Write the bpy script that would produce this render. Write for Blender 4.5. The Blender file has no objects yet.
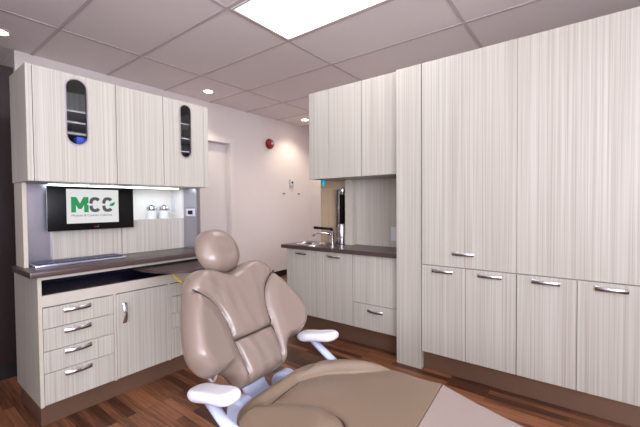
import bpy, bmesh, math, random
from mathutils import Vector, Matrix
random.seed(4)
S = bpy.context.scene
COL = S.collection
PI = math.pi

# ------------------------------------------------------------------ materials
def lin(c):
    return tuple((v/12.92 if v <= .04045 else ((v+.055)/1.055)**2.4) for v in [x/255 for x in c]) + (1,)

def mat(name, rgb, rough=.5, metal=0, spec=.5, noise=0, nscale=20, emit=None, estr=0, coat=0, bump=0, bscale=200):
    m = bpy.data.materials.new(name); m.use_nodes = True
    nt = m.node_tree; N = nt.nodes; b = N['Principled BSDF']
    b.inputs['Base Color'].default_value = lin(rgb)
    b.inputs['Roughness'].default_value = rough
    b.inputs['Metallic'].default_value = metal
    b.inputs['Specular IOR Level'].default_value = spec
    b.inputs['Coat Weight'].default_value = coat
    tc = N.new('ShaderNodeTexCoord')
    if noise:
        nz = N.new('ShaderNodeTexNoise'); nz.inputs['Scale'].default_value = nscale; nz.inputs['Detail'].default_value = 4
        nt.links.new(tc.outputs['Object'], nz.inputs['Vector'])
        mx = N.new('ShaderNodeMix'); mx.data_type = 'RGBA'
        c = lin(rgb)
        mx.inputs[6].default_value = tuple(v*(1-noise) for v in c[:3])+(1,)
        mx.inputs[7].default_value = tuple(min(1, v*(1+noise)) for v in c[:3])+(1,)
        nt.links.new(nz.outputs['Fac'], mx.inputs[0]); nt.links.new(mx.outputs[2], b.inputs['Base Color'])
    if bump:
        nb = N.new('ShaderNodeTexNoise'); nb.inputs['Scale'].default_value = bscale; nb.inputs['Detail'].default_value = 3
        nt.links.new(tc.outputs['Object'], nb.inputs['Vector'])
        bp = N.new('ShaderNodeBump'); bp.inputs['Strength'].default_value = bump; bp.inputs['Distance'].default_value = .002
        nt.links.new(nb.outputs['Fac'], bp.inputs['Height']); nt.links.new(bp.outputs['Normal'], b.inputs['Normal'])
    if emit:
        b.inputs['Emission Color'].default_value = lin(emit); b.inputs['Emission Strength'].default_value = estr
    return m

def grain_mat(name, light, dark, rough=.38):
    """whitewashed laminate with fine upright streaks"""
    m = bpy.data.materials.new(name); m.use_nodes = True
    nt = m.node_tree; N = nt.nodes; L = nt.links; b = N['Principled BSDF']
    tc = N.new('ShaderNodeTexCoord'); oi = N.new('ShaderNodeObjectInfo')
    mul = N.new('ShaderNodeMath'); mul.operation = 'MULTIPLY'; mul.inputs[1].default_value = 30
    L.new(oi.outputs['Random'], mul.inputs[0])
    add = N.new('ShaderNodeVectorMath'); add.operation = 'ADD'
    L.new(tc.outputs['Object'], add.inputs[0]); L.new(mul.outputs[0], add.inputs[1])
    def streak(sx, sz, det):
        mp = N.new('ShaderNodeMapping'); mp.inputs['Scale'].default_value = (sx, sx, sz)
        L.new(add.outputs[0], mp.inputs['Vector'])
        n = N.new('ShaderNodeTexNoise'); n.inputs['Scale'].default_value = 1; n.inputs['Detail'].default_value = det
        n.inputs['Roughness'].default_value = .6
        L.new(mp.outputs[0], n.inputs['Vector']); return n
    n1 = streak(120, .5, 3); n2 = streak(330, 1.0, 2)
    av = N.new('ShaderNodeMath'); av.operation = 'ADD'
    L.new(n1.outputs['Fac'], av.inputs[0]); L.new(n2.outputs['Fac'], av.inputs[1])
    hv = N.new('ShaderNodeMath'); hv.operation = 'MULTIPLY'; hv.inputs[1].default_value = .5; L.new(av.outputs[0], hv.inputs[0])
    cr = N.new('ShaderNodeValToRGB'); e = cr.color_ramp.elements
    e[0].position = .36; e[0].color = lin(dark); e[1].position = .60; e[1].color = lin(light)
    L.new(hv.outputs[0], cr.inputs[0]); L.new(cr.outputs[0], b.inputs['Base Color'])
    b.inputs['Roughness'].default_value = rough; b.inputs['Specular IOR Level'].default_value = .4
    return m

def floor_mat():
    """dark brown laminate made of short narrow strips, boards along X"""
    m = bpy.data.materials.new('wood_floor'); m.use_nodes = True
    nt = m.node_tree; N = nt.nodes; L = nt.links; b = N['Principled BSDF']
    tc = N.new('ShaderNodeTexCoord')
    br = N.new('ShaderNodeTexBrick'); br.offset = .37; br.squash = 1
    br.inputs['Scale'].default_value = 1; br.inputs['Brick Width'].default_value = .62; br.inputs['Row Height'].default_value = .048
    br.inputs['Mortar Size'].default_value = .0011; br.inputs['Bias'].default_value = 0
    br.inputs['Color1'].default_value = (0, 0, 0, 1); br.inputs['Color2'].default_value = (1, 1, 1, 1); br.inputs['Mortar'].default_value = (.1, .1, .1, 1)
    L.new(tc.outputs['Object'], br.inputs['Vector'])
    mp = N.new('ShaderNodeMapping'); mp.inputs['Scale'].default_value = (4, 75, 1); L.new(tc.outputs['Object'], mp.inputs['Vector'])
    nz = N.new('ShaderNodeTexNoise'); nz.inputs['Scale'].default_value = 1; nz.inputs['Detail'].default_value = 6; nz.inputs['Roughness'].default_value = .65
    L.new(mp.outputs[0], nz.inputs['Vector'])
    mx = N.new('ShaderNodeMath'); mx.operation = 'MULTIPLY_ADD'; mx.inputs[1].default_value = .42
    L.new(br.outputs['Color'], mx.inputs[0])
    sc = N.new('ShaderNodeMath'); sc.operation = 'MULTIPLY'; sc.inputs[1].default_value = .75; L.new(nz.outputs['Fac'], sc.inputs[0])
    L.new(sc.outputs[0], mx.inputs[2])
    cr = N.new('ShaderNodeValToRGB'); e = cr.color_ramp.elements
    e[0].position = .18; e[0].color = lin((30, 16, 11)); e[1].position = .82; e[1].color = lin((146, 96, 66))
    k = cr.color_ramp.elements.new(.5); k.color = lin((74, 43, 28))
    L.new(mx.outputs[0], cr.inputs[0]); L.new(cr.outputs[0], b.inputs['Base Color'])
    b.inputs['Roughness'].default_value = .34; b.inputs['Specular IOR Level'].default_value = .35
    return m

M = {}
M['lam'] = grain_mat('whitewashed_laminate', (190, 187, 177), (163, 155, 144))
M['lam_tan'] = grain_mat('tan_laminate', (186, 164, 138), (170, 146, 120), .3)
M['edge'] = mat('laminate_edge', (188, 181, 168), .45, noise=.04, nscale=30)
M['inside'] = mat('cabinet_interior', (214, 210, 204), .5, noise=.03, nscale=12)
M['slot'] = mat('slot_shade_navy', (18, 20, 48), .3, noise=.1, nscale=14)  # navy stands in for the shade inside the deep, unlit slot
M['counter'] = mat('brown_counter_laminate', (74, 58, 56), .32, noise=.10, nscale=160)
M['steel'] = mat('brushed_steel', (176, 174, 184), .32, 1, noise=.05, nscale=8)
M['kick'] = mat('metal_kick_plate', (132, 104, 86), .36, .6, noise=.06, nscale=9)  # brown imitates the floor mirrored in stainless steel
M['chrome'] = mat('chrome', (205, 205, 210), .16, 1, noise=.02, nscale=20)
M['wall'] = mat('painted_wall', (222, 213, 210), .55, noise=.015, nscale=3, bump=.05, bscale=300)
M['trimw'] = mat('white_trim_paint', (222, 216, 214), .35, noise=.01, nscale=4)
M['ceil'] = mat('ceiling_tile', (238, 230, 230), .9, noise=.05, nscale=140, bump=.35, bscale=160)
M['tbar'] = mat('ceiling_grid_bar', (200, 190, 190), .6, noise=.02, nscale=30)
M['black'] = mat('black_plastic', (7, 7, 8), .3, spec=.25, noise=.1, nscale=20)
M['blackbase'] = mat('black_baseboard', (18, 15, 15), .4, noise=.1, nscale=10)
M['white'] = mat('white_plastic', (208, 207, 214), .3, noise=.01, nscale=10)
M['whitemetal'] = mat('white_enamelled_metal', (178, 186, 212), .28, noise=.015, nscale=8)
M['vinyl'] = mat('taupe_vinyl', (122, 104, 86), .33, spec=.5, noise=.05, nscale=5, bump=.10, bscale=420)
M['vinyl_back'] = mat('taupe_vinyl_back', (122, 107, 97), .28, spec=.55, noise=.05, nscale=5, bump=.10, bscale=420)
M['cover'] = mat('clear_covered_vinyl', (140, 127, 119), .28, spec=.5, noise=.03, nscale=4)
M['seam'] = mat('seam_shade', (48, 36, 32), .5, noise=.05, nscale=30)  # dark tone stands in for shade in the cushion grooves
M['red'] = mat('red_alarm_plastic', (140, 10, 20), .3, noise=.04, nscale=20)
M['cyan'] = mat('cyan_plastic', (20, 178, 208), .35, noise=.03, nscale=20)
M['blue'] = mat('blue_carton', (70, 96, 200), .5, noise=.05, nscale=20)
M['yellow'] = mat('yellow_cable_jacket', (206, 170, 30), .4, noise=.03, nscale=20)
M['bronze'] = mat('dark_bronze_panel', (40, 30, 30), .25, .0, noise=.12, nscale=5, spec=.5)
M['wframe'] = mat('window_ring_metal', (190, 188, 196), .3, 1, noise=.03, nscale=20)
M['screen'] = mat('display_white', (40, 40, 40), .35, emit=(232, 233, 232), estr=.85, noise=.005, nscale=10)
M['lg_green'] = mat('logo_green', (4, 30, 18), .4, emit=(10, 148, 82), estr=.85, noise=.01, nscale=10)
M['lg_grey'] = mat('logo_grey', (14, 14, 15), .4, emit=(78, 80, 84), estr=.85, noise=.01, nscale=10)
M['key'] = mat('silver_case', (186, 188, 204), .22, .8, noise=.06, nscale=30)
M['keycap'] = mat('blue_grey_keys', (70, 74, 104), .3, .4, noise=.1, nscale=30)
M['lampd'] = mat('lit_diffuser', (255, 255, 255), .5, emit=(252, 250, 255), estr=3, noise=.005, nscale=10)
M['downd'] = mat('lit_downlight', (255, 255, 255), .5, emit=(255, 238, 214), estr=30, noise=.005, nscale=10)
M['strip'] = mat('lit_strip', (255, 255, 255), .5, emit=(226, 244, 255), estr=6, noise=.005, nscale=10)
M['dark'] = mat('dark_void', (12, 11, 14), .5, noise=.1, nscale=10)
M['floor'] = floor_mat()
g = bpy.data.materials.new('clear_glass'); g.use_nodes = True
gb = g.node_tree.nodes['Principled BSDF']; gb.inputs['Base Color'].default_value = (.86, .88, .92, 1); gb.inputs['Roughness'].default_value = .03
gb.inputs['Transmission Weight'].default_value = 1; gb.inputs['IOR'].default_value = 1.06
gn = g.node_tree.nodes.new('ShaderNodeTexNoise'); gn.inputs['Scale'].default_value = 6
gr_ = g.node_tree.nodes.new('ShaderNodeMapRange'); gr_.inputs['To Min'].default_value = .02; gr_.inputs['To Max'].default_value = .05
g.node_tree.links.new(gn.outputs['Fac'], gr_.inputs['Value']); g.node_tree.links.new(gr_.outputs[0], gb.inputs['Roughness'])
M['glass'] = g

# ------------------------------------------------------------------ mesh helpers
def B(): return bmesh.new()

def box(bm, x0, x1, y0, y1, z0, z1, bev=0):
    r = bmesh.ops.create_cube(bm, size=1)
    for v in r['verts']:
        v.co = Vector(((x0+x1)/2 + v.co.x*(x1-x0), (y0+y1)/2 + v.co.y*(y1-y0), (z0+z1)/2 + v.co.z*(z1-z0)))
    if bev:
        es = list({e for v in r['verts'] for e in v.link_edges})
        bmesh.ops.bevel(bm, geom=es, offset=bev, segments=2, affect='EDGES', profile=.6)
    return bm

def tube(bm, pts, rad, n=12, flat=(1, 1), cap=True, up=Vector((0, 0, 1)), closed=False):
    """sweep an oval section along pts; rad may be a list"""
    pts = [Vector(p) for p in pts]; k = len(pts)
    rings = []
    for i, p in enumerate(pts):
        a = pts[(i-1) % k] if closed else pts[max(i-1, 0)]; b_ = pts[(i+1) % k] if closed else pts[min(i+1, k-1)]
        t = (b_-a).normalized()
        s = t.cross(up)
        if s.length < 1e-4: s = t.cross(Vector((1, 0, 0)))
        s.normalize(); u = s.cross(t).normalized()
        r = rad[i] if isinstance(rad, (list, tuple)) else rad
        rings.append([bm.verts.new(p + s*math.cos(2*PI*j/n)*r*flat[0] + u*math.sin(2*PI*j/n)*r*flat[1]) for j in range(n)])
    for i in range(k if closed else k-1):
        A, Bq = rings[i], rings[(i+1) % k]
        for j in range(n):
            bm.faces.new((A[j], A[(j+1) % n], Bq[(j+1) % n], Bq[j]))
    if cap and not closed:
        bm.faces.new(rings[0][::-1]); bm.faces.new(rings[-1])
    return bm

def lathe(bm, prof, c=(0, 0, 0), axis='Z', n=32):
    """prof: list of (radius, height); closed at both ends when radius is 0"""
    c = Vector(c); rings = []
    def P(r, h, a):
        x, y = r*math.cos(a), r*math.sin(a)
        if axis == 'Z': return c + Vector((x, y, h))
        if axis == 'X': return c + Vector((h, x, y))
        return c + Vector((x, h, y))
    for r, h in prof:
        rings.append([bm.verts.new(P(0, h, 0))] if r < 1e-6 else [bm.verts.new(P(r, h, 2*PI*j/n)) for j in range(n)])
    for A, Bq in zip(rings, rings[1:]):
        for j in range(n):
            a, b_, c_, d = A[j % len(A)], A[(j+1) % len(A)], Bq[(j+1) % len(Bq)], Bq[j % len(Bq)]
            q = []
            for v in (a, b_, c_, d):
                if v not in q: q.append(v)
            if len(q) > 2: bm.faces.new(q)
    return bm

def plate(bm, loops, f0, f1):
    """loops of 2D points (outer, then holes); f0/f1 map (a,b) to the two faces' 3D points"""
    es = []; back = {}
    for lp in loops:
        vs = [bm.verts.new(f0(*p)) for p in lp]
        ws = [bm.verts.new(f1(*p)) for p in lp]
        for v, w in zip(vs, ws): back[v] = w
        for i in range(len(vs)):
            j = (i+1) % len(vs)
            es.append(bm.edges.new((vs[i], vs[j])))
            bm.faces.new((vs[i], vs[j], ws[j], ws[i]))
    r = bmesh.ops.triangle_fill(bm, use_beauty=True, edges=es)
    for f in [q for q in r['geom'] if isinstance(q, bmesh.types.BMFace)]:
        bm.faces.new([back[v] for v in f.verts][::-1])
    return bm

def wpos(o):
    p = Vector((0, 0, 0))
    while o: p += o.location; o = o.parent
    return p

def obj(name, bm, m, parent=None, smooth=False, rnd=True):
    """link ONE mesh object; vertices are in world space, origin goes to the base of its bounding box"""
    bmesh.ops.remove_doubles(bm, verts=bm.verts[:], dist=1e-6)
    bmesh.ops.recalc_face_normals(bm, faces=bm.faces[:])
    xs = [v.co for v in bm.verts]
    base = Vector(((min(v.x for v in xs)+max(v.x for v in xs))/2, (min(v.y for v in xs)+max(v.y for v in xs))/2, min(v.z for v in xs)))
    for v in bm.verts: v.co -= base
    me = bpy.data.meshes.new(name); bm.to_mesh(me); bm.free()
    me.materials.append(M[m])
    if smooth:
        for p in me.polygons: p.use_smooth = True
        if smooth == 'auto':
            me.set_sharp_from_angle(angle=math.radians(38))
    o = bpy.data.objects.new(name, me); COL.objects.link(o)
    if parent: o.parent = parent; o.location = base - wpos(parent)
    else: o.location = base
    return o

def thing(name, label, cat, loc, group=None):
    o = bpy.data.objects.new(name, None); COL.objects.link(o); o.location = loc; o.empty_display_size = .05
    o['label'] = label; o['category'] = cat
    if group: o['group'] = group
    return o

def tag(o, label, cat, group=None):
    o['label'] = label; o['category'] = cat
    if group: o['group'] = group
    return o

def struct(name, bm, m, smooth=False):
    o = obj(name, bm, m, None, smooth); o['kind'] = 'structure'; return o

# ------------------------------------------------------------------ the setting
CE = 2.45
XW = -3.86
b = B(); box(b, -5.2, 1.8, -2.7, 4.9, -.05, 0); struct('floor', b, 'floor')
b = B(); box(b, -5.2, 1.8, -2.7, 4.9, CE, CE+.05); struct('ceiling', b, 'ceil')
# hung ceiling bars: 0.61 x 1.22 m grid
b = B()
gy = [1.505 + .602*k for k in range(-7, 6)]; gx = [-3.14 + 1.205*k for k in range(-1, 5)]
for y in gy:
    if -2.7 < y < 4.8: box(b, -5.2 if y < .7 else XW, 1.8, y-.012, y+.012, CE-.004, CE-.0005)
for x in gx:
    if -5.2 < x < 1.8: box(b, x-.012, x+.012, -2.7, 4.75 if x > XW else .7, CE-.0035, CE-.0005)
struct('trim_1', b, 'tbar')
# far-left wall with the doorway
D0, D1, DH = 2.16, 3.02, 1.965
b = B()
box(b, XW-.14, XW, .787, D0, 0, CE); box(b, XW-.14, XW, D1, 4.9, 0, CE); box(b, XW-.14, XW, D0, D1, DH, CE)
struct('wall_left', b, 'wall')
b = B(); box(b, -5.2, XW-.14, .787, .92, 0, CE); struct('wall_passage', b, 'wall')
b = B(); box(b, -5.25, -5.2, -2.7, .92, 0, CE); struct('wall_hall', b, 'wall')
b = B(); box(b, XW, 1.8, 4.75, 4.9, 0, CE); struct('wall_far', b, 'wall')
b = B(); box(b, -2.055, 1.8, 2.70, 2.78, 0, 2.045); struct('wall_right', b, 'wall')
b = B(); box(b, .238, 1.75, 2.285, 2.70, 0, 2.045); struct('wall_corner', b, 'wall')
b = B(); WY0, WY1, WZ0, WZ1 = -2.2, .3, .85, 2.1
box(b, 1.75, 1.8, -2.7, WY0, 0, CE); box(b, 1.75, 1.8, WY1, 4.75, 0, CE); box(b, 1.75, 1.8, WY0, WY1, 0, WZ0); box(b, 1.75, 1.8, WY0, WY1, WZ1, CE)
struct('wall_side', b, 'wall')
b = B(); box(b, -5.2, -1.3, -.45, -.33, 0, CE); struct('wall_light_block', b, 'wall')  # unseen wall added to keep light off the left side
b = B(); box(b, -5.2, 0, -2.75, -2.65, 0, CE); box(b, 1.5, 1.8, -2.75, -2.65, 0, CE); box(b, 0, 1.5, -2.75, -2.65, 0, .9); box(b, 0, 1.5, -2.75, -2.65, 2.1, CE)  # opening on the right added for the back fill light
struct('wall_back', b, 'wall')
b = B(); box(b, XW, XW+.014, D1+.07, 4.75, 0, .085); box(b, XW, XW+.014, .80, D0-.07, 0, .085)
struct('baseboard_left', b, 'blackbase')
b = B(); box(b, XW+.014, 1.8, 4.736, 4.75, 0, .085); struct('baseboard_far', b, 'blackbase')
# door: leaf set back in the opening, casing round it
b = B(); box(b, XW-.11, XW-.07, D0+.012, D1-.012, .006, DH-.012, .002); struct('door_1', b, 'trimw')
b = B()
box(b, XW, XW+.018, D1-.008, D1+.062, 0, DH+.062, .003); box(b, XW, XW+.018, D0-.062, D0+.008, 0, DH+.062, .003)
box(b, XW, XW+.018, D0+.008, D1-.008, DH-.008, DH+.062, .003)
box(b, XW-.135, XW, D1-.012, D1-.0005, 0, DH-.0005); box(b, XW-.135, XW, D0+.0005, D0+.012, 0, DH-.0005); box(b, XW-.135, XW, D0+.012, D1-.012, DH-.012, DH-.0005)
struct('trim_2', b, 'trimw')

# dark tall panel standing in the passage behind the drawer cabinet
t = thing('tall_cabinet', 'dark bronze glossy tall cabinet at the left edge behind the drawer cabinet', 'cabinet', (-3.13, .17, 0))
b = B(); box(b, -3.30, -2.97, -.25, .60, .10, 2.03, .003); obj('body', b, 'bronze', t)
b = B(); box(b, -3.28, -3.0, -.24, .59, 0, .10); obj('plinth', b, 'blackbase', t)

# ------------------------------------------------------------------ handles
def handle(parent, c, along, out, L=.12, bul=.022, name='handle'):
    """bowed flat chrome pull, two short feet"""
    c = Vector(c); a = Vector(along); o = Vector(out); b = B()
    n = 17; pts = []
    for i in range(n):
        s = -1 + 2*i/(n-1)
        pts.append(c + a*(s*L/2) + o*(.012 + bul*(1-s*s)*.75))
    up = a.cross(o)
    tube(b, pts, [.0066+.0022*abs(-1+2*i/(n-1))**2 for i in range(n)], 8, (.5, 1.45), up=up)
    for s in (-1, 1):
        p = c + a*(s*(L/2-.010)); tube(b, [p+o*.0003, p+o*.017], .0052, 8)
    return obj(name, b, 'chrome', parent, 'auto')

# ------------------------------------------------------------------ LEFT: base cabinet
FX = -2.152; FT = .018          # door face plane and front thickness
CT = .806
YA, YB = .501, 1.49
lb = thing('base_cabinet', 'whitewashed drawer and door base cabinet under the brown counter with the monitor', 'cabinet', (-2.36, 1.0, 0))
b = B(); bx = FX-FT-.001; XB = -2.60
box(b, XB, bx, YA, YA+.018, .115, .775); box(b, XB, bx, YB-.018, YB, .115, .775)
box(b, XB, bx, YA+.018, YB-.018, .115, .133); box(b, XB, XB+.012, YA+.018, YB-.018, .133, .775)
box(b, XB+.012, bx, .843, .859, .133, .66); box(b, XB+.012, bx, 1.173, 1.189, .133, .66)
box(b, XB+.012, bx-.002, YA+.018, YB-.018, .642, .660)
obj('carcass', b, 'lam', lb)
b = B()
for y0, y1, z0, z1 in ((YA, YA+.016, .115, .775), (YB-.016, YB, .115, .775), (YA+.016, YB-.016, .618, .676), (YA+.016, YB-.016, .755, .775), (.846, .858, .115, .618), (1.174, 1.186, .115, .618)):
    box(b, bx+.0002, FX, y0, y1, z0, z1)
obj('face_frame', b, 'edge', lb)
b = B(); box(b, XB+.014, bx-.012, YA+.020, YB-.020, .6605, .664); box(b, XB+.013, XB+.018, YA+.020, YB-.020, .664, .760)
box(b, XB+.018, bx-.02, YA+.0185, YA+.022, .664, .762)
obj('slot_shade', b, 'slot', lb)  # thin dark sheets put in as the slot's shade
zs = [.119, .280, .392, .506, .614]
for i in range(4):
    b = B(); box(b, FX-FT, FX+.001, YA+.018, .844, zs[i]+.0015, zs[i+1]-.0015, .0015)
    d = obj('drawer', b, 'lam', lb)
    zc = (zs[i]+zs[i+1])/2 + (.058, .036, .031, .027)[i]
    handle(d, (FX+.001, .665, zc), (0, 1, 0), (1, 0, 0))
b = B(); box(b, FX-FT, FX+.001, .860, 1.172, .120, .6125, .0015); d = obj('door', b, 'lam', lb)
handle(d, (FX+.001, .900, .500), (0, 0, 1), (1, 0, 0), .115)
zr = [.119, .318, .416, .527, .614]
for i in range(4):
    b = B(); box(b, FX-FT, FX+.001, 1.188, YB-.017, zr[i]+.0015, zr[i+1]-.0015, .0015)
    d = obj('drawer', b, 'lam', lb)
    handle(d, (FX+.001, 1.36, (zr[i]+zr[i+1])/2), (0, 1, 0), (1, 0, 0))
b = B(); box(b, XB+.02, -2.20, YA+.012, YB, .0, .115, .001); obj('plinth', b, 'kick', lb)
# half-round pull-out shelf under the counter
b = B(); pts = [(-2.50, 1.02), (-2.50, 1.465)] + [(-2.15+.30*math.sin(a), 1.235+.235*math.cos(a)) for a in [PI*i/28 for i in range(29)]]
plate(b, [pts], lambda x, y: (x, y, .742), lambda x, y: (x, y, .724))
bmesh.ops.remove_doubles(b, verts=b.verts[:], dist=1e-5)
obj('pull_out_shelf', b, 'counter', lb)

# countertop
b = B(); box(b, -2.45, -2.105, .462, 1.50, CT-.030, CT, .006)
tag(obj('countertop', b, 'counter', None, 'auto'), 'brown laminate countertop holding the keyboard under the monitor', 'countertop')

# back panel between counter and upper cabinets
bp = thing('back_panel', 'upright back panel with steel side strip and lit niche behind the monitor', 'panel', (-2.5, .98, CT))
UZ0, UZ1 = 1.250, 1.818
NX, NY0, NY1, NZ = -2.425, 1.014, 1.44, 1.03
b = B(); box(b, -2.46, -2.45, YA, .645, CT+.0005, UZ0-.001); obj('steel_strip', b, 'steel', bp)
b = B(); box(b, -2.46, NX, .640, NY0-.0035, CT+.0005, UZ0-.001, .001); obj('panel', b, 'lam', bp)
b = B(); box(b, -2.46, NX, NY0+.0005, NY1+.018, CT+.0005, NZ, .001); obj('panel', b, 'lam', bp)
b = B(); box(b, -2.585, -2.575, NY0, NY1+.018, NZ-.012, UZ0-.001); box(b, -2.575, -2.46, NY0, NY0+.006, NZ, UZ0-.001)
box(b, -2.575, NX, NY1, NY1+.018, NZ, UZ0-.001); box(b, -2.575, -2.4601, NY0, NY1, NZ-.012, NZ); obj('niche', b, 'inside', bp)
for nm, y0, y1, m in (('end_panel', .482, .5005, 'edge'), ('end_panel', 1.459, 1.49, 'steel')):
    b = B(); box(b, -2.45, -2.295 if y0 < 1 else -2.26, y0, y1, CT+.0005, UZ0-.001, .001); obj(nm, b, m, bp)
b = B(); box(b, -2.555, -2.505, NY1-.005, NY1-.0003, 1.085, 1.20, .002); obj('outlet', b, 'white', bp)
b = B(); box(b, -2.385, -2.275, 1.4535, 1.4588, 1.045, 1.100, .002); sw = obj('outlet', b, 'white', bp)
b = B(); box(b, -2.360, -2.300, 1.4505, 1.4536, 1.058, 1.087, .002); obj('socket', b, 'black', sw)

# upper cabinet with three doors
uc = thing('wall_cabinet', 'whitewashed upper cabinet with two oval glass windows above the monitor', 'cabinet', (-2.36, .98, UZ0))
b = B(); ux = FX-FT-.001; UB = -2.45
box(b, UB, FX, .476, .5005, UZ0, UZ1, .001); box(b, UB, FX, 1.457, 1.492, UZ0, UZ1, .001)
box(b, UB, ux, .5005, 1.457, UZ0, UZ0+.018); box(b, UB, ux, .5005, 1.457, UZ1-.018, UZ1)
box(b, UB, UB+.01, .5005, 1.457, UZ0+.018, UZ1-.018)
box(b, UB+.01, ux, .872, .890, UZ0+.018, UZ1-.018); box(b, UB+.01, ux, 1.152, 1.170, UZ0+.018, UZ1-.018)
obj('carcass', b, 'lam', uc)
for y0, y1, zz in ((.501, .872, (1.425, 1.512, 1.572, 1.632)), (1.170, 1.456, (1.40, 1.49, 1.58, 1.68))):
    for z in zz:
        b = B(); box(b, UB+.011, ux-.03, y0+.0005, y1-.0005, z, z+.008); obj('shelf', b, 'inside', uc)
def stadium(cy, cz, hw, hh, n=14):
    return [(cy+hw*math.cos(a), cz+(hh-hw)+hw*math.sin(a)) for a in [PI*i/n for i in range(n+1)]] + \
           [(cy+hw*math.cos(a), cz-(hh-hw)+hw*math.sin(a)) for a in [PI+PI*i/n for i in range(n+1)]]
for y0, y1, win in ((.503, .880, (.687, 1.622, .050, .174)), (.884, 1.159, None), (1.163, 1.4545, (1.316, 1.622, .041, .178))):
    z0, z1 = UZ0+.001, UZ1-.001
    b = B()
    if not win:
        box(b, FX-FT, FX+.001, y0, y1, z0, z1, .0015); obj('door', b, 'lam', uc)
    else:
        plate(b, [[(y0, z0), (y1, z0), (y1, z1), (y0, z1)], stadium(*win)], lambda y, z: (FX+.001, y, z), lambda y, z: (FX-FT, y, z))
        d = obj('door', b, 'lam', uc)
        cy, cz, hw, hh = win
        b = B(); plate(b, [stadium(cy, cz, hw+.002, hh+.002), stadium(cy, cz, hw-.0045, hh-.0045)], lambda y, z: (FX+.005, y, z), lambda y, z: (FX+.0012, y, z))
        plate(b, [stadium(cy, cz, hw-.0005, hh-.0005), stadium(cy, cz, hw-.0045, hh-.0045)], lambda y, z: (FX+.0012, y, z), lambda y, z: (FX-FT, y, z))
        obj('window_ring', b, 'wframe', d)
        b = B(); plate(b, [stadium(cy, cz, hw-.005, hh-.005)], lambda y, z: (FX-.008, y, z), lambda y, z: (FX-.012, y, z)); obj('pane', b, 'glass', d)
b = B(); box(b, -2.42, -2.39, .62, 1.40, UZ0-.007, UZ0-.0005, .002); obj('light_strip', b, 'strip', uc)
b = B(); box(b, -2.30, -2.215, .705, .790, 1.4335, 1.503, .002)
tag(obj('carton', b, 'blue', None), 'small blue carton seen through the left oval cabinet window', 'box')

# monitor
mx, MY0, MY1, MZ0, MZ1 = -2.362, .602, 1.062, .984, 1.238
mo = thing('monitor', 'black flat monitor showing a green and grey lettered logo on white', 'monitor', (mx, .837, MZ0))
b = B(); box(b, mx-.045, mx-.004, MY0+.006, MY1-.006, MZ0+.006, MZ1-.006, .008)
obj('housing', b, 'black', mo, 'auto')
b = B(); box(b, mx-.006, mx, MY0, MY1, MZ0, MZ1, .003); bez = obj('bezel', b, 'black', mo, 'auto')
b = B(); box(b, NX+.0005, mx-.045, .79, .88, 1.06, 1.16, .003); obj('wall_bracket', b, 'black', mo)
SY0, SY1, SZ0, SZ1 = .692, .970, 1.024, 1.224
b = B(); box(b, mx+.0002, mx+.0010, SY0, SY1, SZ0, SZ1); scr = obj('screen', b, 'screen', mo)
def lg(u, v): return SY0+(SY1-SY0)*u, SZ1-(SZ1-SZ0)*v
def flat(polys, name, m, parent=scr):
    b = B()
    for loops in polys:
        plate(b, [[lg(*p) for p in lp] for lp in loops], lambda y, z: (mx+.0018, y, z), lambda y, z: (mx+.0011, y, z))
    return obj(name, b, m, parent)
Mp = [(.08, .68), (.08, .23), (.175, .23), (.24, .42), (.305, .23), (.40, .23), (.40, .40), (.365, .44), (.40, .48), (.40, .68), (.315, .68), (.315, .46), (.27, .58), (.21, .58), (.165, .46), (.165, .68)]
flat([[Mp]], 'logo_letter', 'lg_green')
def cee(cx, w, gapR=50):
    hi, wi, vi = .225, w-.064, .225-.092; out = []
    for a0, a1 in ((gapR, 175), (185, 360-gapR)):
        A = [math.radians(a0+(a1-a0)*i/14) for i in range(15)]
        sq = lambda t: math.copysign(abs(t)**.75, t)
        out.append([[(cx+w*sq(math.cos(a)), .455-hi*sq(math.sin(a))) for a in A] + [(cx+wi*sq(math.cos(a)), .455-vi*sq(math.sin(a))) for a in A[::-1]]])
    return out
flat(cee(.525, .112, 38), 'logo_letter', 'lg_grey'); flat(cee(.775, .112, 38), 'logo_letter', 'lg_grey')
flat([[[(.805, .50), (.83, .43), (.925, .37), (.915, .45), (.88, .50)]]], 'logo_leaf', 'lg_green')
def text(name, s, size, y, z, x, m, parent, rot=0, align='LEFT'):
    cu = bpy.data.curves.new(name, 'FONT'); cu.body = s; cu.size = size; cu.extrude = .0002; cu.align_x = align
    o = bpy.data.objects.new(name, cu); COL.objects.link(o)
    bpy.context.view_layer.update()
    me = bpy.data.meshes.new_from_object(o.evaluated_get(bpy.context.evaluated_depsgraph_get())); me.name = name
    bpy.data.objects.remove(o); bpy.data.curves.remove(cu)
    # text lies in XY; stand it up facing +X, reading along +Y
    me.transform(Matrix(((0, 0, 1, x), (1, 0, 0, y), (0, 1, 0, z), (0, 0, 0, 1))))
    b = B(); b.from_mesh(me); bpy.data.meshes.remove(me)
    return obj(name, b, m, parent)
y, z = lg(.08, .80)
text('logo_tagline', 'Module & Custom Cabinets', .0192, y, z, mx+.0016, 'lg_grey', scr)
b = B(); lathe(b, [(0, mx+.0008), (.0042, mx+.0008), (.0042, mx+.0002)], (0, .836, MZ0+.017), 'X', 16); obj('maker_badge', b, 'red', bez)
text('maker_letters', 'LG', .012, .843, MZ0+.013, mx+.0005, 'key', bez)

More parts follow.
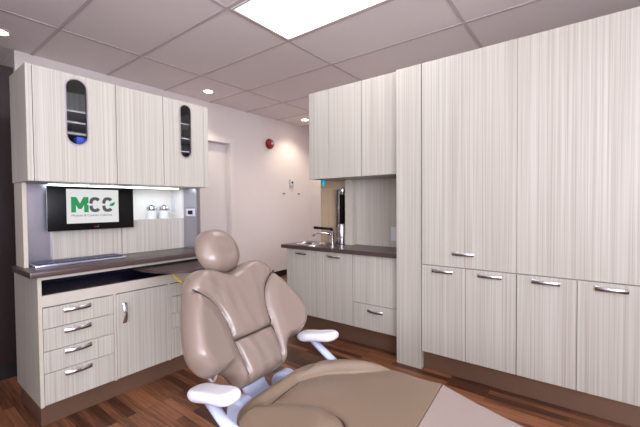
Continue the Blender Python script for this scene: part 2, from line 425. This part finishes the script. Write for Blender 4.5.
# keyboard
kb = thing('keyboard', 'long silver keyboard lying on the brown counter below the monitor', 'keyboard', (-2.28, .74, CT))
b = B(); box(b, -2.385, -2.225, .512, .955, CT+.0005, CT+.014, .004); obj('case', b, 'key', kb, 'auto')
b = B()
for r in range(5):
    for c in range(17):
        x = -2.252 - r*.026; y = .525 + c*.0246
        box(b, x-.009, x+.009, y, y+.0205, CT+.0141, CT+.020)
ks = obj('keys', b, 'keycap', kb); ks['kind'] = 'stuff'

# jars in the niche
for i, (yy, s, lab) in enumerate(((1.25, .92, 'left of two small white jars with metal lids in the lit niche'), (1.345, 1.02, 'right of two small white jars with metal lids in the lit niche'))):
    j = thing('jar', lab, 'jar', (-2.50, yy, NZ), 'jars in the lit niche')
    b = B(); lathe(b, [(0, .0005), (.034*s, .0005), (.036*s, .006), (.036*s, .055), (.030*s, .060), (0, .060)], (-2.50, yy, NZ), 'Z', 28); obj('body', b, 'white', j, 'auto')
    b = B(); lathe(b, [(0, .0605), (.034*s, .0605), (.036*s, .066), (.034*s, .086), (.02*s, .092), (.012*s, .098), (0, .102)], (-2.50, yy, NZ), 'Z', 28); obj('lid', b, 'chrome', j, 'auto')

# yellow cable under the pull-out shelf
b = B(); pts = []
P4 = [Vector((-1.96, 1.10, .718)), Vector((-1.95, 1.15, .62)), Vector((-1.93, 1.26, .60)), Vector((-1.95, 1.36, .718))]
for i in range(25):
    u = i/24; pts.append(P4[0]*(1-u)**3 + P4[1]*3*u*(1-u)**2 + P4[2]*3*u*u*(1-u) + P4[3]*u**3)
tube(b, pts, .0055, 8)
tag(obj('cable', b, 'yellow', None, True), 'yellow cable sagging beneath the half-round pull-out shelf', 'cable')

# ------------------------------------------------------------------ RIGHT: tall units
RY = 2.263; RD = 2.695
TZ = 2.052
def tall(x0, x1, lab, top_handle):
    t = thing('storage_cabinet', lab, 'cabinet', ((x0+x1)/2, 2.48, 0))
    b = B(); yb = RY+FT+.001
    box(b, x0, x1, yb, RD, .126, TZ); obj('carcass', b, 'edge', t)
    b = B(); box(b, x0+(.004 if top_handle else .0008), x1-.0003, RY-.001, RY+FT, .7185, TZ, .0012); d = obj('door', b, 'lam', t)
    if top_handle: handle(d, ((x0+x1)/2-.012, RY-.001, .805), (1, 0, 0), (0, -1, 0), .128)
    xm = (x0+x1)/2+.002
    for a, c in ((x0+.0025, xm-.0012), (xm+.0012, x1-.0022)):
        b = B(); box(b, a, c, RY-.001, RY+FT, .128, .7135, .0012); d = obj('door', b, 'lam', t)
        handle(d, ((a+c)/2, RY-.001, .684), (1, 0, 0), (0, -1, 0), .128)
    b = B(); box(b, x0, x1, 2.303, RD, 0, .126); obj('plinth', b, 'kick', t)
tall(-.885, -.3225, 'tall whitewashed storage cabinet right of the projecting end panel, handle on its upper door', True)
tall(-.3222, .236, 'tall whitewashed storage cabinet at the right edge of the room, upper door without handle', False)
b = B(); box(b, -1.066, -.888, RY-.001, RD, 0.0005, TZ, .0015)
tag(obj('end_panel', b, 'lam'), 'narrow full-height whitewashed panel between sink counter and tall cabinets', 'panel')

# sink base cabinet
SY = 2.335
sb = thing('sink_cabinet', 'whitewashed base cabinet under the counter with the round sink', 'cabinet', (-1.63, 2.5, 0))
SX0, SX1 = -2.19, -1.068
b = B(); box(b, SX0, SX1, SY+FT+.001, RD-.003, .15, .729); 
obj('carcass', b, 'lam', sb)
for a, c, z0, z1, h in ((-2.188, -1.838, .153, .727, 1), (-1.835, -1.479, .153, .727, 1), (-1.475, -1.07, .352, .727, 0), (-1.475, -1.07, .153, .348, 2)):
    b = B(); box(b, a, c, SY, SY+FT, z0, z1, .0012); d = obj('door' if h < 2 and z1-z0 > .4 else 'drawer', b, 'lam', sb)
    if h == 1: handle(d, ((a+c)/2, SY, .695), (1, 0, 0), (0, -1, 0), .125)
    if h == 2: handle(d, ((a+c)/2, SY, .305), (1, 0, 0), (0, -1, 0), .125)
b = B(); box(b, SX0+.03, SX1, 2.395, RD-.003, 0, .15); obj('plinth', b, 'kick', sb)
# countertop with a round cut-out for the basin
KX, KY, KR = -2.008, 2.485, .125
C2 = .762
b = B(); circ = [(KX+KR*math.cos(2*PI*i/40), KY+KR*math.sin(2*PI*i/40)) for i in range(40)]
plate(b, [[(-2.235, 2.310), (-1.0675, 2.310), (-1.0675, 2.694), (-2.235, 2.694)], circ], lambda x, y: (x, y, C2), lambda x, y: (x, y, C2-.032))
tag(obj('countertop', b, 'counter'), 'brown laminate countertop with a round steel sink', 'countertop')
sk = thing('sink', 'round steel sink set into the right brown counter', 'sink', (KX, KY, C2))
b = B(); lathe(b, [(.148, .0006), (.148, .005), (.122, .007), (.112, .0), (.103, -.02), (.09, -.028), (0, -.030), (0, -.0305), (.092, -.0300), (.112, -.022), (.122, .0004), (.148, .0006)], (KX, KY, C2), 'Z', 48)
obj('basin', b, 'chrome', sk, 'auto')
b = B(); lathe(b, [(0, -.0295), (.02, -.0295), (.022, -.027), (.016, -.026), (0, -.027)], (KX, KY, C2), 'Z', 24); obj('drain', b, 'steel', sk, 'auto')
# tap
tp = thing('tap', 'chrome sink tap with a black lever beside the round sink', 'tap', (-1.80, 2.58, C2))
tx, ty = -1.836, 2.562
b = B(); lathe(b, [(0, .0005), (.026, .0005), (.026, .006), (.017, .010), (.0155, .085), (.018, .095), (.018, .120), (.012, .126), (0, .128)], (tx, ty, C2), 'Z', 24); obj('body', b, 'chrome', tp, 'auto')
b = B(); tube(b, [(tx, ty, C2+.085), (tx-.05, ty-.03, C2+.102), (tx-.11, ty-.06, C2+.104), (tx-.145, ty-.075, C2+.094), (tx-.155, ty-.08, C2+.072)], [.011, .0105, .010, .010, .010], 12); obj('spout', b, 'chrome', tp, True)
b = B(); tube(b, [(tx+.0, ty-.002, C2+.138), (tx-.06, ty-.02, C2+.142), (tx-.165, ty-.055, C2+.150)], [.015, .013, .015], 10, (1, .9)); lathe(b, [(.013, .1285), (.013, .138), (0, .14)], (tx, ty, C2)); obj('lever', b, 'black', tp, True)
# tall dispenser
dp = thing('dispenser', 'tall slim chrome and black dispenser standing behind the sink tap', 'dispenser', (-1.735, 2.63, C2))
b = B(); lathe(b, [(0, .0005), (.034, .0005), (.036, .01), (.036, .17), (.030, .185), (0, .187)], (-1.762, 2.605, C2), 'Z', 24); obj('canister', b, 'chrome', dp, 'auto')
b = B(); box(b, -1.830, -1.785, 2.610, 2.650, C2+.0005, C2+.50, .006); obj('column', b, 'chrome', dp, 'auto')
b = B(); box(b, -1.784, -1.745, 2.602, 2.646, C2+.188, C2+.45, .006); obj('front', b, 'black', dp, 'auto')
b = B(); lathe(b, [(0, .4505), (.014, .4505), (.022, .48), (.020, .50), (.010, .505), (0, .508)], (-1.762, 2.622, C2), 'Z', 20); obj('knob', b, 'chrome', dp, 'auto')
# panels behind the sink counter
sp = thing('splash_panel', 'tan back panel with a whitewashed post and wide panel behind the sink', 'panel', (-1.6, 2.69, C2))
b = B(); box(b, -2.055, -1.722, 2.680, 2.699, C2+.0005, 1.27, .001); obj('lower_panel', b, 'lam_tan', sp)
b = B(); box(b, -2.055, -1.722, 2.680, 2.699, 1.274, 1.341, .001); obj('upper_panel', b, 'lam_tan', sp)
b = B(); box(b, -1.7205, -1.645, 2.60, 2.699, C2+.0005, 1.341, .001); obj('post', b, 'edge', sp)
b = B(); box(b, -1.6445, -1.068, 2.672, 2.699, C2+.0005, 1.341, .001); obj('wide_panel', b, 'lam', sp)
b = B(); box(b, -1.305, -1.235, 2.664, 2.6715, .815, .93, .003); swp = obj('switch_plate', b, 'white', sp)
b = B(); box(b, -1.282, -1.258, 2.660, 2.6638, .855, .89, .001); obj('rocker', b, 'white', swp)
# upper cabinet over the sink
U0, U1 = 1.342, 2.072
wc = thing('wall_cabinet', 'whitewashed three-door upper cabinet hung over the sink counter', 'cabinet', (-1.5, 2.5, U0))
b = B(); box(b, -1.910, -1.0675, SY+FT+.001, 2.6995, U0, U1); obj('carcass', b, 'lam', wc)
for a, c in ((-1.910, -1.706), (-1.702, -1.393), (-1.388, -1.070)):
    b = B(); box(b, a, c, SY, SY+FT, U0-.002, U1, .0012); obj('door', b, 'lam', wc)
b = B(); lathe(b, [(0, -.052), (.018, -.052), (.024, -.0005), (0, -.0005)], (-1.862, 2.47, U0), 'Z', 20)
tag(obj('cup_dispenser', b, 'cyan', None, 'auto'), 'small cyan cup holder hanging under the right upper cabinet', 'cup holder')

# ------------------------------------------------------------------ ceiling lamps and things on the wall
def troffer(x0, x1, y0, y1, lab):
    t = thing('ceiling_light', lab, 'ceiling light', ((x0+x1)/2, (y0+y1)/2, CE-.012))
    b = B(); plate(b, [[(x0, y0), (x1, y0), (x1, y1), (x0, y1)], [(x0+.018, y0+.018), (x0+.018, y1-.018), (x1-.018, y1-.018), (x1-.018, y0+.018)]], lambda x, y: (x, y, CE-.010), lambda x, y: (x, y, CE-.0005)); obj('frame', b, 'trimw', t)
    b = B(); box(b, x0+.0185, x1-.0185, y0+.0185, y1-.0185, CE-.008, CE-.0045); obj('diffuser', b, 'lampd', t)
troffer(-1.918, -.748, 1.522, 2.092, 'bright rectangular ceiling light panel in the tile grid')
for i, (x, y, lab) in enumerate(((-3.50, 2.44, 'round recessed downlight over the passage, just right of the left upper cabinet'), (-3.50, 4.18, 'round recessed downlight at the far end of the passage, beside the right upper cabinet'), (-3.53, .64, 'round recessed downlight at the left edge of the ceiling'))):
    t = thing('downlight', lab, 'downlight', (x, y, CE-.008), 'recessed downlights over the passage')
    b = B(); lathe(b, [(.052, -.0005), (.066, -.0005), (.066, -.005), (.050, -.008), (.048, -.0005), (.052, -.0005)], (x, y, CE), 'Z', 32); obj('ring', b, 'trimw', t, 'auto')
    b = B(); lathe(b, [(0, -.0035), (.047, -.0035), (.047, -.001), (0, -.001)], (x, y, CE), 'Z', 32); obj('lens', b, 'downd', t)
    la = bpy.data.lights.new('downlight_lamp', 'SPOT'); la.energy = 28 if y > 1 else 9; la.color = (1, .86, .70); la.spot_size = math.radians(120); la.spot_blend = .7; la.shadow_soft_size = .05
    lo = bpy.data.objects.new('downlight_lamp', la); COL.objects.link(lo); lo.location = (x, y, CE-.03)

al = thing('fire_alarm', 'red round fire alarm on the white wall', 'alarm', (XW+.03, 3.75, 1.97))
b = B(); lathe(b, [(0, .0005), (.074, .0005), (.078, .008), (.076, .030), (.062, .048), (.030, .056), (0, .058)], (XW, 3.75, 2.055), 'X', 40); obj('body', b, 'red', al, 'auto')
b = B(); lathe(b, [(0, .0575), (.020, .0560), (.022, .066), (.012, .074), (0, .076)], (XW, 3.762, 2.058), 'X', 20); obj('strobe', b, 'white', al, 'auto')
th = thing('wall_sensor', 'small white wall sensor with a dark dot near the far corner', 'sensor', (XW+.02, 4.24, 1.43))
b = B(); box(b, XW+.0005, XW+.028, 4.195, 4.285, 1.425, 1.54, .008); obj('body', b, 'white', th, 'auto')
b = B(); lathe(b, [(0, .0285), (.018, .0285), (.014, .036), (0, .038)], (XW, 4.24, 1.49), 'X', 16); obj('lens', b, 'black', th, 'auto')
for y, lab in ((4.06, 'left of two small wall hooks below the wall sensor'), (4.42, 'right of two small wall hooks below the wall sensor')):
    b = B(); lathe(b, [(0, .0005), (.016, .0005), (.016, .005), (.006, .006), (.006, .03), (.011, .034), (0, .036)], (XW, y, 1.31), 'X', 16)
    tag(obj('wall_hook', b, 'steel', None, 'auto'), lab, 'hook', 'wall hooks below the sensor')

# ------------------------------------------------------------------ dental chair
def crom(pts, n, closed=True):
    """Catmull-Rom through 2D points, n samples by arc length"""
    k = len(pts); dense = []
    segs = k if closed else k-1
    for i in range(segs):
        g_ = (lambda q: pts[q % k]) if closed else (lambda q: pts[min(max(q, 0), k-1)])
        p0, p1, p2, p3 = g_(i-1), g_(i), g_(i+1), g_(i+2)
        for j in range(24):
            t = j/24
            dense.append(tuple(.5*(2*p1[a] + (p2[a]-p0[a])*t + (2*p0[a]-5*p1[a]+4*p2[a]-p3[a])*t*t + (-p0[a]+3*p1[a]-3*p2[a]+p3[a])*t**3) for a in (0, 1)))
    dense.append(dense[0] if closed else pts[-1])
    d = [0]
    for a, c in zip(dense, dense[1:]): d.append(d[-1]+math.hypot(c[0]-a[0], c[1]-a[1]))
    out = []; q = 0
    for i in range(n):
        s = d[-1]*i/(n if closed else n-1)
        while q < len(d)-2 and d[q+1] < s: q += 1
        f = (s-d[q])/max(1e-9, d[q+1]-d[q]); f = min(1, max(0, f))
        out.append((dense[q][0]*(1-f)+dense[q+1][0]*f, dense[q][1]*(1-f)+dense[q+1][1]*f))
    return out
def sdist(u, v, line):
    m = 9
    for (a, b_), (c, d) in zip(line, line[1:]):
        L2 = (c-a)**2+(d-b_)**2; t = max(0, min(1, ((u-a)*(c-a)+(v-b_)*(d-b_))/L2)) if L2 > 0 else 0
        m = min(m, math.hypot(u-a-t*(c-a), v-b_-t*(d-b_)))
    return m
def pillow(fr, outline, cen, front, back, nt=180, nr=44, edge=.022):
    """closed cushion on a star-shaped outline: fr(u,v,h) gives the 3D point, front/back(u,v) the heights"""
    ol = crom(outline, nt); b = B(); F = []; K = []
    def rim(d, e):      # rounds the border over the width 'edge'
        x = max(0, 1-d/e)
        return math.sqrt(max(0, 1-x*x))
    for i in range(nr+1):
        t = 1-(1-i/nr)**1.6
        rf, rk = [], []
        for (ou, ov) in ol:
            u, v = cen[0]+(ou-cen[0])*t, cen[1]+(ov-cen[1])*t
            d = (1-t)*math.hypot(ou-cen[0], ov-cen[1])
            q = rim(d, edge(u, v) if callable(edge) else edge)
            rf.append((u, v, front(u, v)*q)); rk.append((u, v, back(u, v)*q))
            if i == 0: break
        F.append([b.verts.new(fr(*p)) for p in rf])
        K.append(F[-1] if i == nr else [b.verts.new(fr(*p)) for p in rk])
    for R_, s in ((F, 1), (K, -1)):
        for A, C in zip(R_, R_[1:]):
            for j in range(nt):
                q = []
                for vv in (A[j % len(A)], A[(j+1) % nt % len(A)], C[(j+1) % nt], C[j]):
                    if vv not in q: q.append(vv)
                b.faces.new(q if s > 0 else q[::-1])
    return b
def mirror(h): return h + [(-u, v) for u, v in h[::-1] if abs(u) > 1e-6]

CY = .872
ch = thing('dental_chair', 'taupe vinyl dental chair with white armrests in the middle of the room', 'dental chair', (-.62, CY, 0))
# --- backrest
tl = math.radians(29)
BU, BV, BN = Vector((0, 1, 0)), Vector((-math.sin(tl), 0, math.cos(tl))), Vector((math.cos(tl), 0, math.sin(tl)))
BO = Vector((-1.00, CY-.020, .60))
def bfr(u, v, h): return BO + BU*u + BV*v + BN*(h + .75*u*u)
bo = mirror([(0, .283), (.045, .292), (.095, .308), (.15, .309), (.190, .283), (.222, .235), (.258, .165), (.286, .092), (.295, .03), (.270, -.018), (.225, -.042), (.175, -.042), (.142, -.070), (.118, -.114), (.065, -.124), (0, -.124)])
sl = crom([(.245, .244), (.195, .232), (.135, .185), (.104, .115), (.098, .035), (.090, -.05), (.082, -.121)], 40, False)
sr = [(-u, v) for u, v in sl]
hs = [(-.098, .035), (0, .030), (.098, .035)]
def bfront(u, v):
    a = abs(u); ds = min(sdist(u, v, sl), sdist(u, v, sr)); dh = sdist(u, v, hs)
    # inside/outside the seam
    h = .055
    g_ = min(1, ds/.05); h += .021*(g_**.5)
    gh = min(1, dh/.04) if a < .099 and ds > .001 else 1
    h += .013*(gh**.5) - .014
    h -= .010*math.exp(-(ds/.006)**2) + (.009*math.exp(-(dh/.006)**2) if a < .1 else 0)
    inner = a < .10 or (v > .2 and a < .2 and ds > .01)
    if inner and v > .03:
        fade = min(1, (ds/.03))*min(1, dh/.04)*max(0, min(1, (.30-v)/.08))
        h += .0017*fade*math.sin(u*95+2.2*math.sin(v*14)+v*6)*(.6+.6*math.sin(v*23+u*31))
    elif a < .1:
        h += .0014*min(1, ds/.03)*math.sin(u*120+1.5*math.sin(v*22))*min(1, dh/.03)
    return h
def bback(u, v): return -.030
bo = [(u*.95, v) for u, v in bo]
b = pillow(bfr, bo, (0, .09), bfront, bback, 220, 56, .045)
back = obj('backrest', b, 'vinyl_back', ch, True)
for ln in (sl, sr, [(-.097+.194*i/20, .0325+.0025*math.cos(PI*(i/10-1))*0) for i in range(21)]):
    b = B(); tube(b, [bfr(u, v, bfront(u, v)+.0055) for u, v in (ln[4:-3] if len(ln) > 30 else ln)],   .0030, 6); obj('seam', b, 'seam', back, True)  # dark tubes over the grooves paint in their shade
# hard shell behind the cushion
so = [(u*.93, .09+(v-.09)*.93) for u, v in bo]
b = pillow(lambda u, v, h: bfr(u, v, h-.031), so, (0, .09), lambda u, v: -.001, lambda u, v: -.022, 90, 12, .03); obj('back_shell', b, 'vinyl_back', ch, True)
# --- headrest
ho = mirror([(0, .478), (.045, .470), (.080, .437), (.096, .390), (.088, .340), (.058, .304), (.02, .294), (0, .293)])
def hfr(u, v, h): return BO + Vector((.014, 0, 0)) + BU*(u+.006) + BV*v + BN*(h)
b = pillow(hfr, ho, (0, .385), lambda u, v: .054+.004*math.cos(u*14)*math.cos((v-.385)*14), lambda u, v: -.010, 100, 26, .058)
obj('headrest', b, 'vinyl_back', ch, True)
b = B(); tube(b, [hfr(-.0, .42, -.014), hfr(0, .34, -.022), hfr(0, .20, -.055), hfr(0, .10, -.055)], [.016, .018, .018, .018], 12, (2.0, .7)); obj('headrest_bar', b, 'whitemetal', ch, True)
# --- seat
ss = math.atan(.10)
TU, TV, TN = Vector((0, 1, 0)), Vector((math.cos(ss), 0, math.sin(ss))), Vector((-math.sin(ss), 0, math.cos(ss)))
TO = Vector((-.90, CY, .464))
def sfr(u, v, h): return TO + TU*u + TV*v + TN*h
so_ = mirror([(0, .005), (.07, .004), (.13, .008), (.19, .028), (.245, .085), (.280, .16), (.296, .25), (.286, .345), (.252, .45), (.222, .535), (.217, .546), (.13, .548), (0, .548)])
sfar = crom([(.068, .073), (.118, .108), (.162, .155), (.205, .235), (.250, .305), (.292, .352)], 36, False)
snear = crom([(-.113, .082), (-.085, .13), (-.066, .19), (-.055, .262), (-.078, .335), (-.120, .372), (-.20, .395), (-.284, .405)], 46, False)
bseam = [(-.113, .082), (-.03, .074), (.068, .073)]
def us_at(line, v):
    for (p, q), (r, w) in zip(line, line[1:]):
        if min(q, w) <= v <= max(q, w) and abs(w-q) > 1e-9: return p+(r-p)*(v-q)/(w-q)
def sfront(u, v):
    ds = min(sdist(u, v, sfar), sdist(u, v, snear)); db = sdist(u, v, bseam)
    uf, un = us_at(sfar, v), us_at(snear, v)
    if uf is not None and u > uf: h = .024*math.sin(min(1, ds/.07)*PI/2)
    elif un is not None and u < un: h = .030*math.sin(min(1, ds/.075)*PI/2)
    elif v < .080: h = .018*math.sin(min(1, min(ds, db)/.05)*PI/2)
    else: h = .008*math.sin(min(1, min(ds, db)/.09)*PI/2)
    return h - .010*math.exp(-(min(ds, db)/.006)**2) + .004
b = pillow(sfr, so_, (0, .27), sfront, lambda u, v: -.075, 220, 60, lambda u, v: .040 if v < .44 else max(.001, .040-(v-.44)*.45))
seat = obj('seat', b, 'vinyl', ch, True)
for ln in (sfar[:-3], snear[:-3], [(-.113+.181*i/16, .082-.009*min(1, i/8)-.0*i) for i in range(17)]):
    b = B(); tube(b, [sfr(u, v, sfront(u, v)+.0035) for u, v in ln], .0022, 6); obj('seam', b, 'seam', seat, True)
# --- foot rest, bending down from the knee crease
fs = math.atan(-.13)
FU, FV, FN = Vector((0, 1, 0)), Vector((math.cos(fs), 0, math.sin(fs))), Vector((-math.sin(fs), 0, math.cos(fs)))
FO = sfr(0, .5475, .0060)
def ffr(u, v, h): return FO + FU*u + FV*v + FN*h
fo = mirror([(0, .0), (.13, .0), (.214, .001), (.216, .012), (.190, .13), (.165, .30), (.15, .50), (.13, .56), (.08, .585), (0, .59)])
b = pillow(ffr, fo, (0, .28), lambda u, v: .006, lambda u, v: -.065, 160, 30, lambda u, v: min(.022, .001+max(0, v)*.2))
obj('foot_rest', b, 'cover', ch, True)
# --- frame, bracket, arms, base
b = B(); box(b, -.93, -.34, CY-.12, CY+.12, .33, .405, .02)
obj('seat_frame', b, 'whitemetal', ch, 'auto')
b = B(); tube(b, [(-.80, CY, .385), (-.93, CY, .40), (-.985, CY, .44), (-1.03, CY, .53), (-1.10, CY, .66)], [.03, .034, .034, .03, .026], 14, (1.7, .55), up=Vector((0, 1, 0)).cross(Vector((1, 0, 0)))); obj('back_bracket', b, 'whitemetal', ch, True)
for s in (-1, 1):
    b = B(); lathe(b, [(0, -.03), (.045, -.03), (.055, -.022), (.055, .022), (.045, .03), (0, .03)], (-.93, CY+s*.115, .415), 'Y', 28); obj('hinge_cover', b, 'whitemetal', ch, 'auto')
for s in (-1, 1):
    ay = CY + s*.272
    dirv = Vector((math.cos(math.radians(11)), 0, math.sin(math.radians(11)))); nv = Vector((-dirv.z, 0, dirv.x))
    c0 = Vector((-.885, ay, .568))
    def afr(u, v, h, c0=c0): return c0 + Vector((0, 1, 0))*u + dirv*v + nv*h
    ao = mirror([(0, -.098), (.02, -.095), (.035, -.075), (.039, -.04), (.039, .03), (.035, .072), (.022, .094), (0, .099)])
    b = pillow(afr, ao, (0, 0), lambda u, v: .016, lambda u, v: -.018, 70, 14, .022); obj('armrest_pad', b, 'white', ch, True)
    b = B(); tube(b, [afr(0, -.03, -.017), afr(0, .03, -.075), (-.72, ay-s*.02, .44), (-.66, ay-s*.08, .39), (-.66, CY+s*.115, .375)], [.014, .015, .017, .017, .017], 14, (.9, 1.15), up=Vector((0, 1, 0)))
    obj('armrest_post', b, 'whitemetal', ch, True)
b = B(); box(b, -.86, -.38, CY-.09, CY+.09, .16, .33, .03); obj('lift_housing', b, 'whitemetal', ch, 'auto')
b = B(); box(b, -.98, -.16, CY-.17, CY+.17, .0005, .05, .02); box(b, -.80, -.44, CY-.12, CY+.12, .045, .17, .03); obj('base', b, 'whitemetal', ch, 'auto')
# white hose loop below the left wing
b = B(); lp = [bfr(-.160+.028*math.cos(a), -.022+.030*math.sin(a)-.01*math.sin(2*a), -.035) for a in [2*PI*i/28 for i in range(28)]]
tube(b, lp, .0042, 8, closed=True); obj('hose_loop', b, 'white', ch, True)

# the chair stands turned a little towards the cabinets
ang = math.radians(4); piv = Vector((-.95, CY, 0)); ch.rotation_euler = (0, 0, ang)
ch.location = piv + Matrix.Rotation(ang, 3, 'Z') @ (Vector(ch.location)-piv)
# ------------------------------------------------------------------ light
def area(name, loc, rot, sx, sy, e, col):
    la = bpy.data.lights.new(name, 'AREA'); la.shape = 'RECTANGLE'; la.size = sx; la.size_y = sy; la.energy = e; la.color = col
    o = bpy.data.objects.new(name, la); COL.objects.link(o); o.location = loc; o.rotation_euler = rot; return o
area('panel_lamp', (-1.333, 1.807, CE-.013), (0, 0, 0), 1.14, .54, 4, (1, .99, 1))
area('fill_near', (-.05, -.28, CE-.013), (0, 0, 0), 1.14, .54, 11, (1, .99, 1))  # unseen fill light added at ceiling height, without a fixture
area('fill_rear', (.3, -1.9, CE-.013), (0, 0, 0), 1.14, .54, 11, (1, .99, 1))  # another unseen fill, added behind the camera
area('fill_corridor', (-1.9, 3.9, CE-.013), (0, 0, 0), 1.14, .54, 26, (1, .96, .95))  # unseen fill added to brighten the far wall and ceiling
# daylight through the side window and an added back one, both tilted up to brighten the ceiling
area('window_daylight', (1.74, (WY0+WY1)/2, (WZ0+WZ1)/2), (0, PI/2+.45, 0), WZ1-WZ0, WY1-WY0, 205, (.86, .88, 1))
area('back_fill', (.75, -2.64, 1.5), (PI/2+.45, 0, 0), 1.5, 1.2, 62, (.90, .91, 1))  # unseen back light added to brighten right cabinets and ceiling
area('strip_lamp', (-2.405, 1.01, UZ0-.009), (0, 0, 0), .04, .76, 1.0, (.80, .95, .97))

w = bpy.data.worlds.new('sky'); S.world = w; w.use_nodes = True
bg = w.node_tree.nodes['Background']; bg.inputs[0].default_value = (.55, .70, 1, 1); bg.inputs[1].default_value = .6

# ------------------------------------------------------------------ camera
cam = bpy.data.cameras.new('camera'); cam.sensor_width = 36; cam.lens = 348/640*36; cam.clip_start = .02
co = bpy.data.objects.new('camera', cam); COL.objects.link(co)
yaw, pit, rol = math.radians(37.61), math.radians(-1.41), math.radians(-.472)
f = Vector((-math.sin(yaw)*math.cos(pit), math.cos(yaw)*math.cos(pit), math.sin(pit)))
r = Vector((math.cos(yaw), math.sin(yaw), 0)); u = r.cross(f)
r2 = r*math.cos(rol)+u*math.sin(rol); u2 = -r*math.sin(rol)+u*math.cos(rol)
mw = Matrix((r2, u2, -f)).transposed().to_4x4(); mw.translation = (0, 0, 1.12)
co.matrix_world = mw
S.camera = co
S.view_settings.view_transform = 'Standard'; S.view_settings.look = 'None'; S.view_settings.gamma = 1; S.view_settings.use_curve_mapping = False
S.view_settings.exposure = 0.06
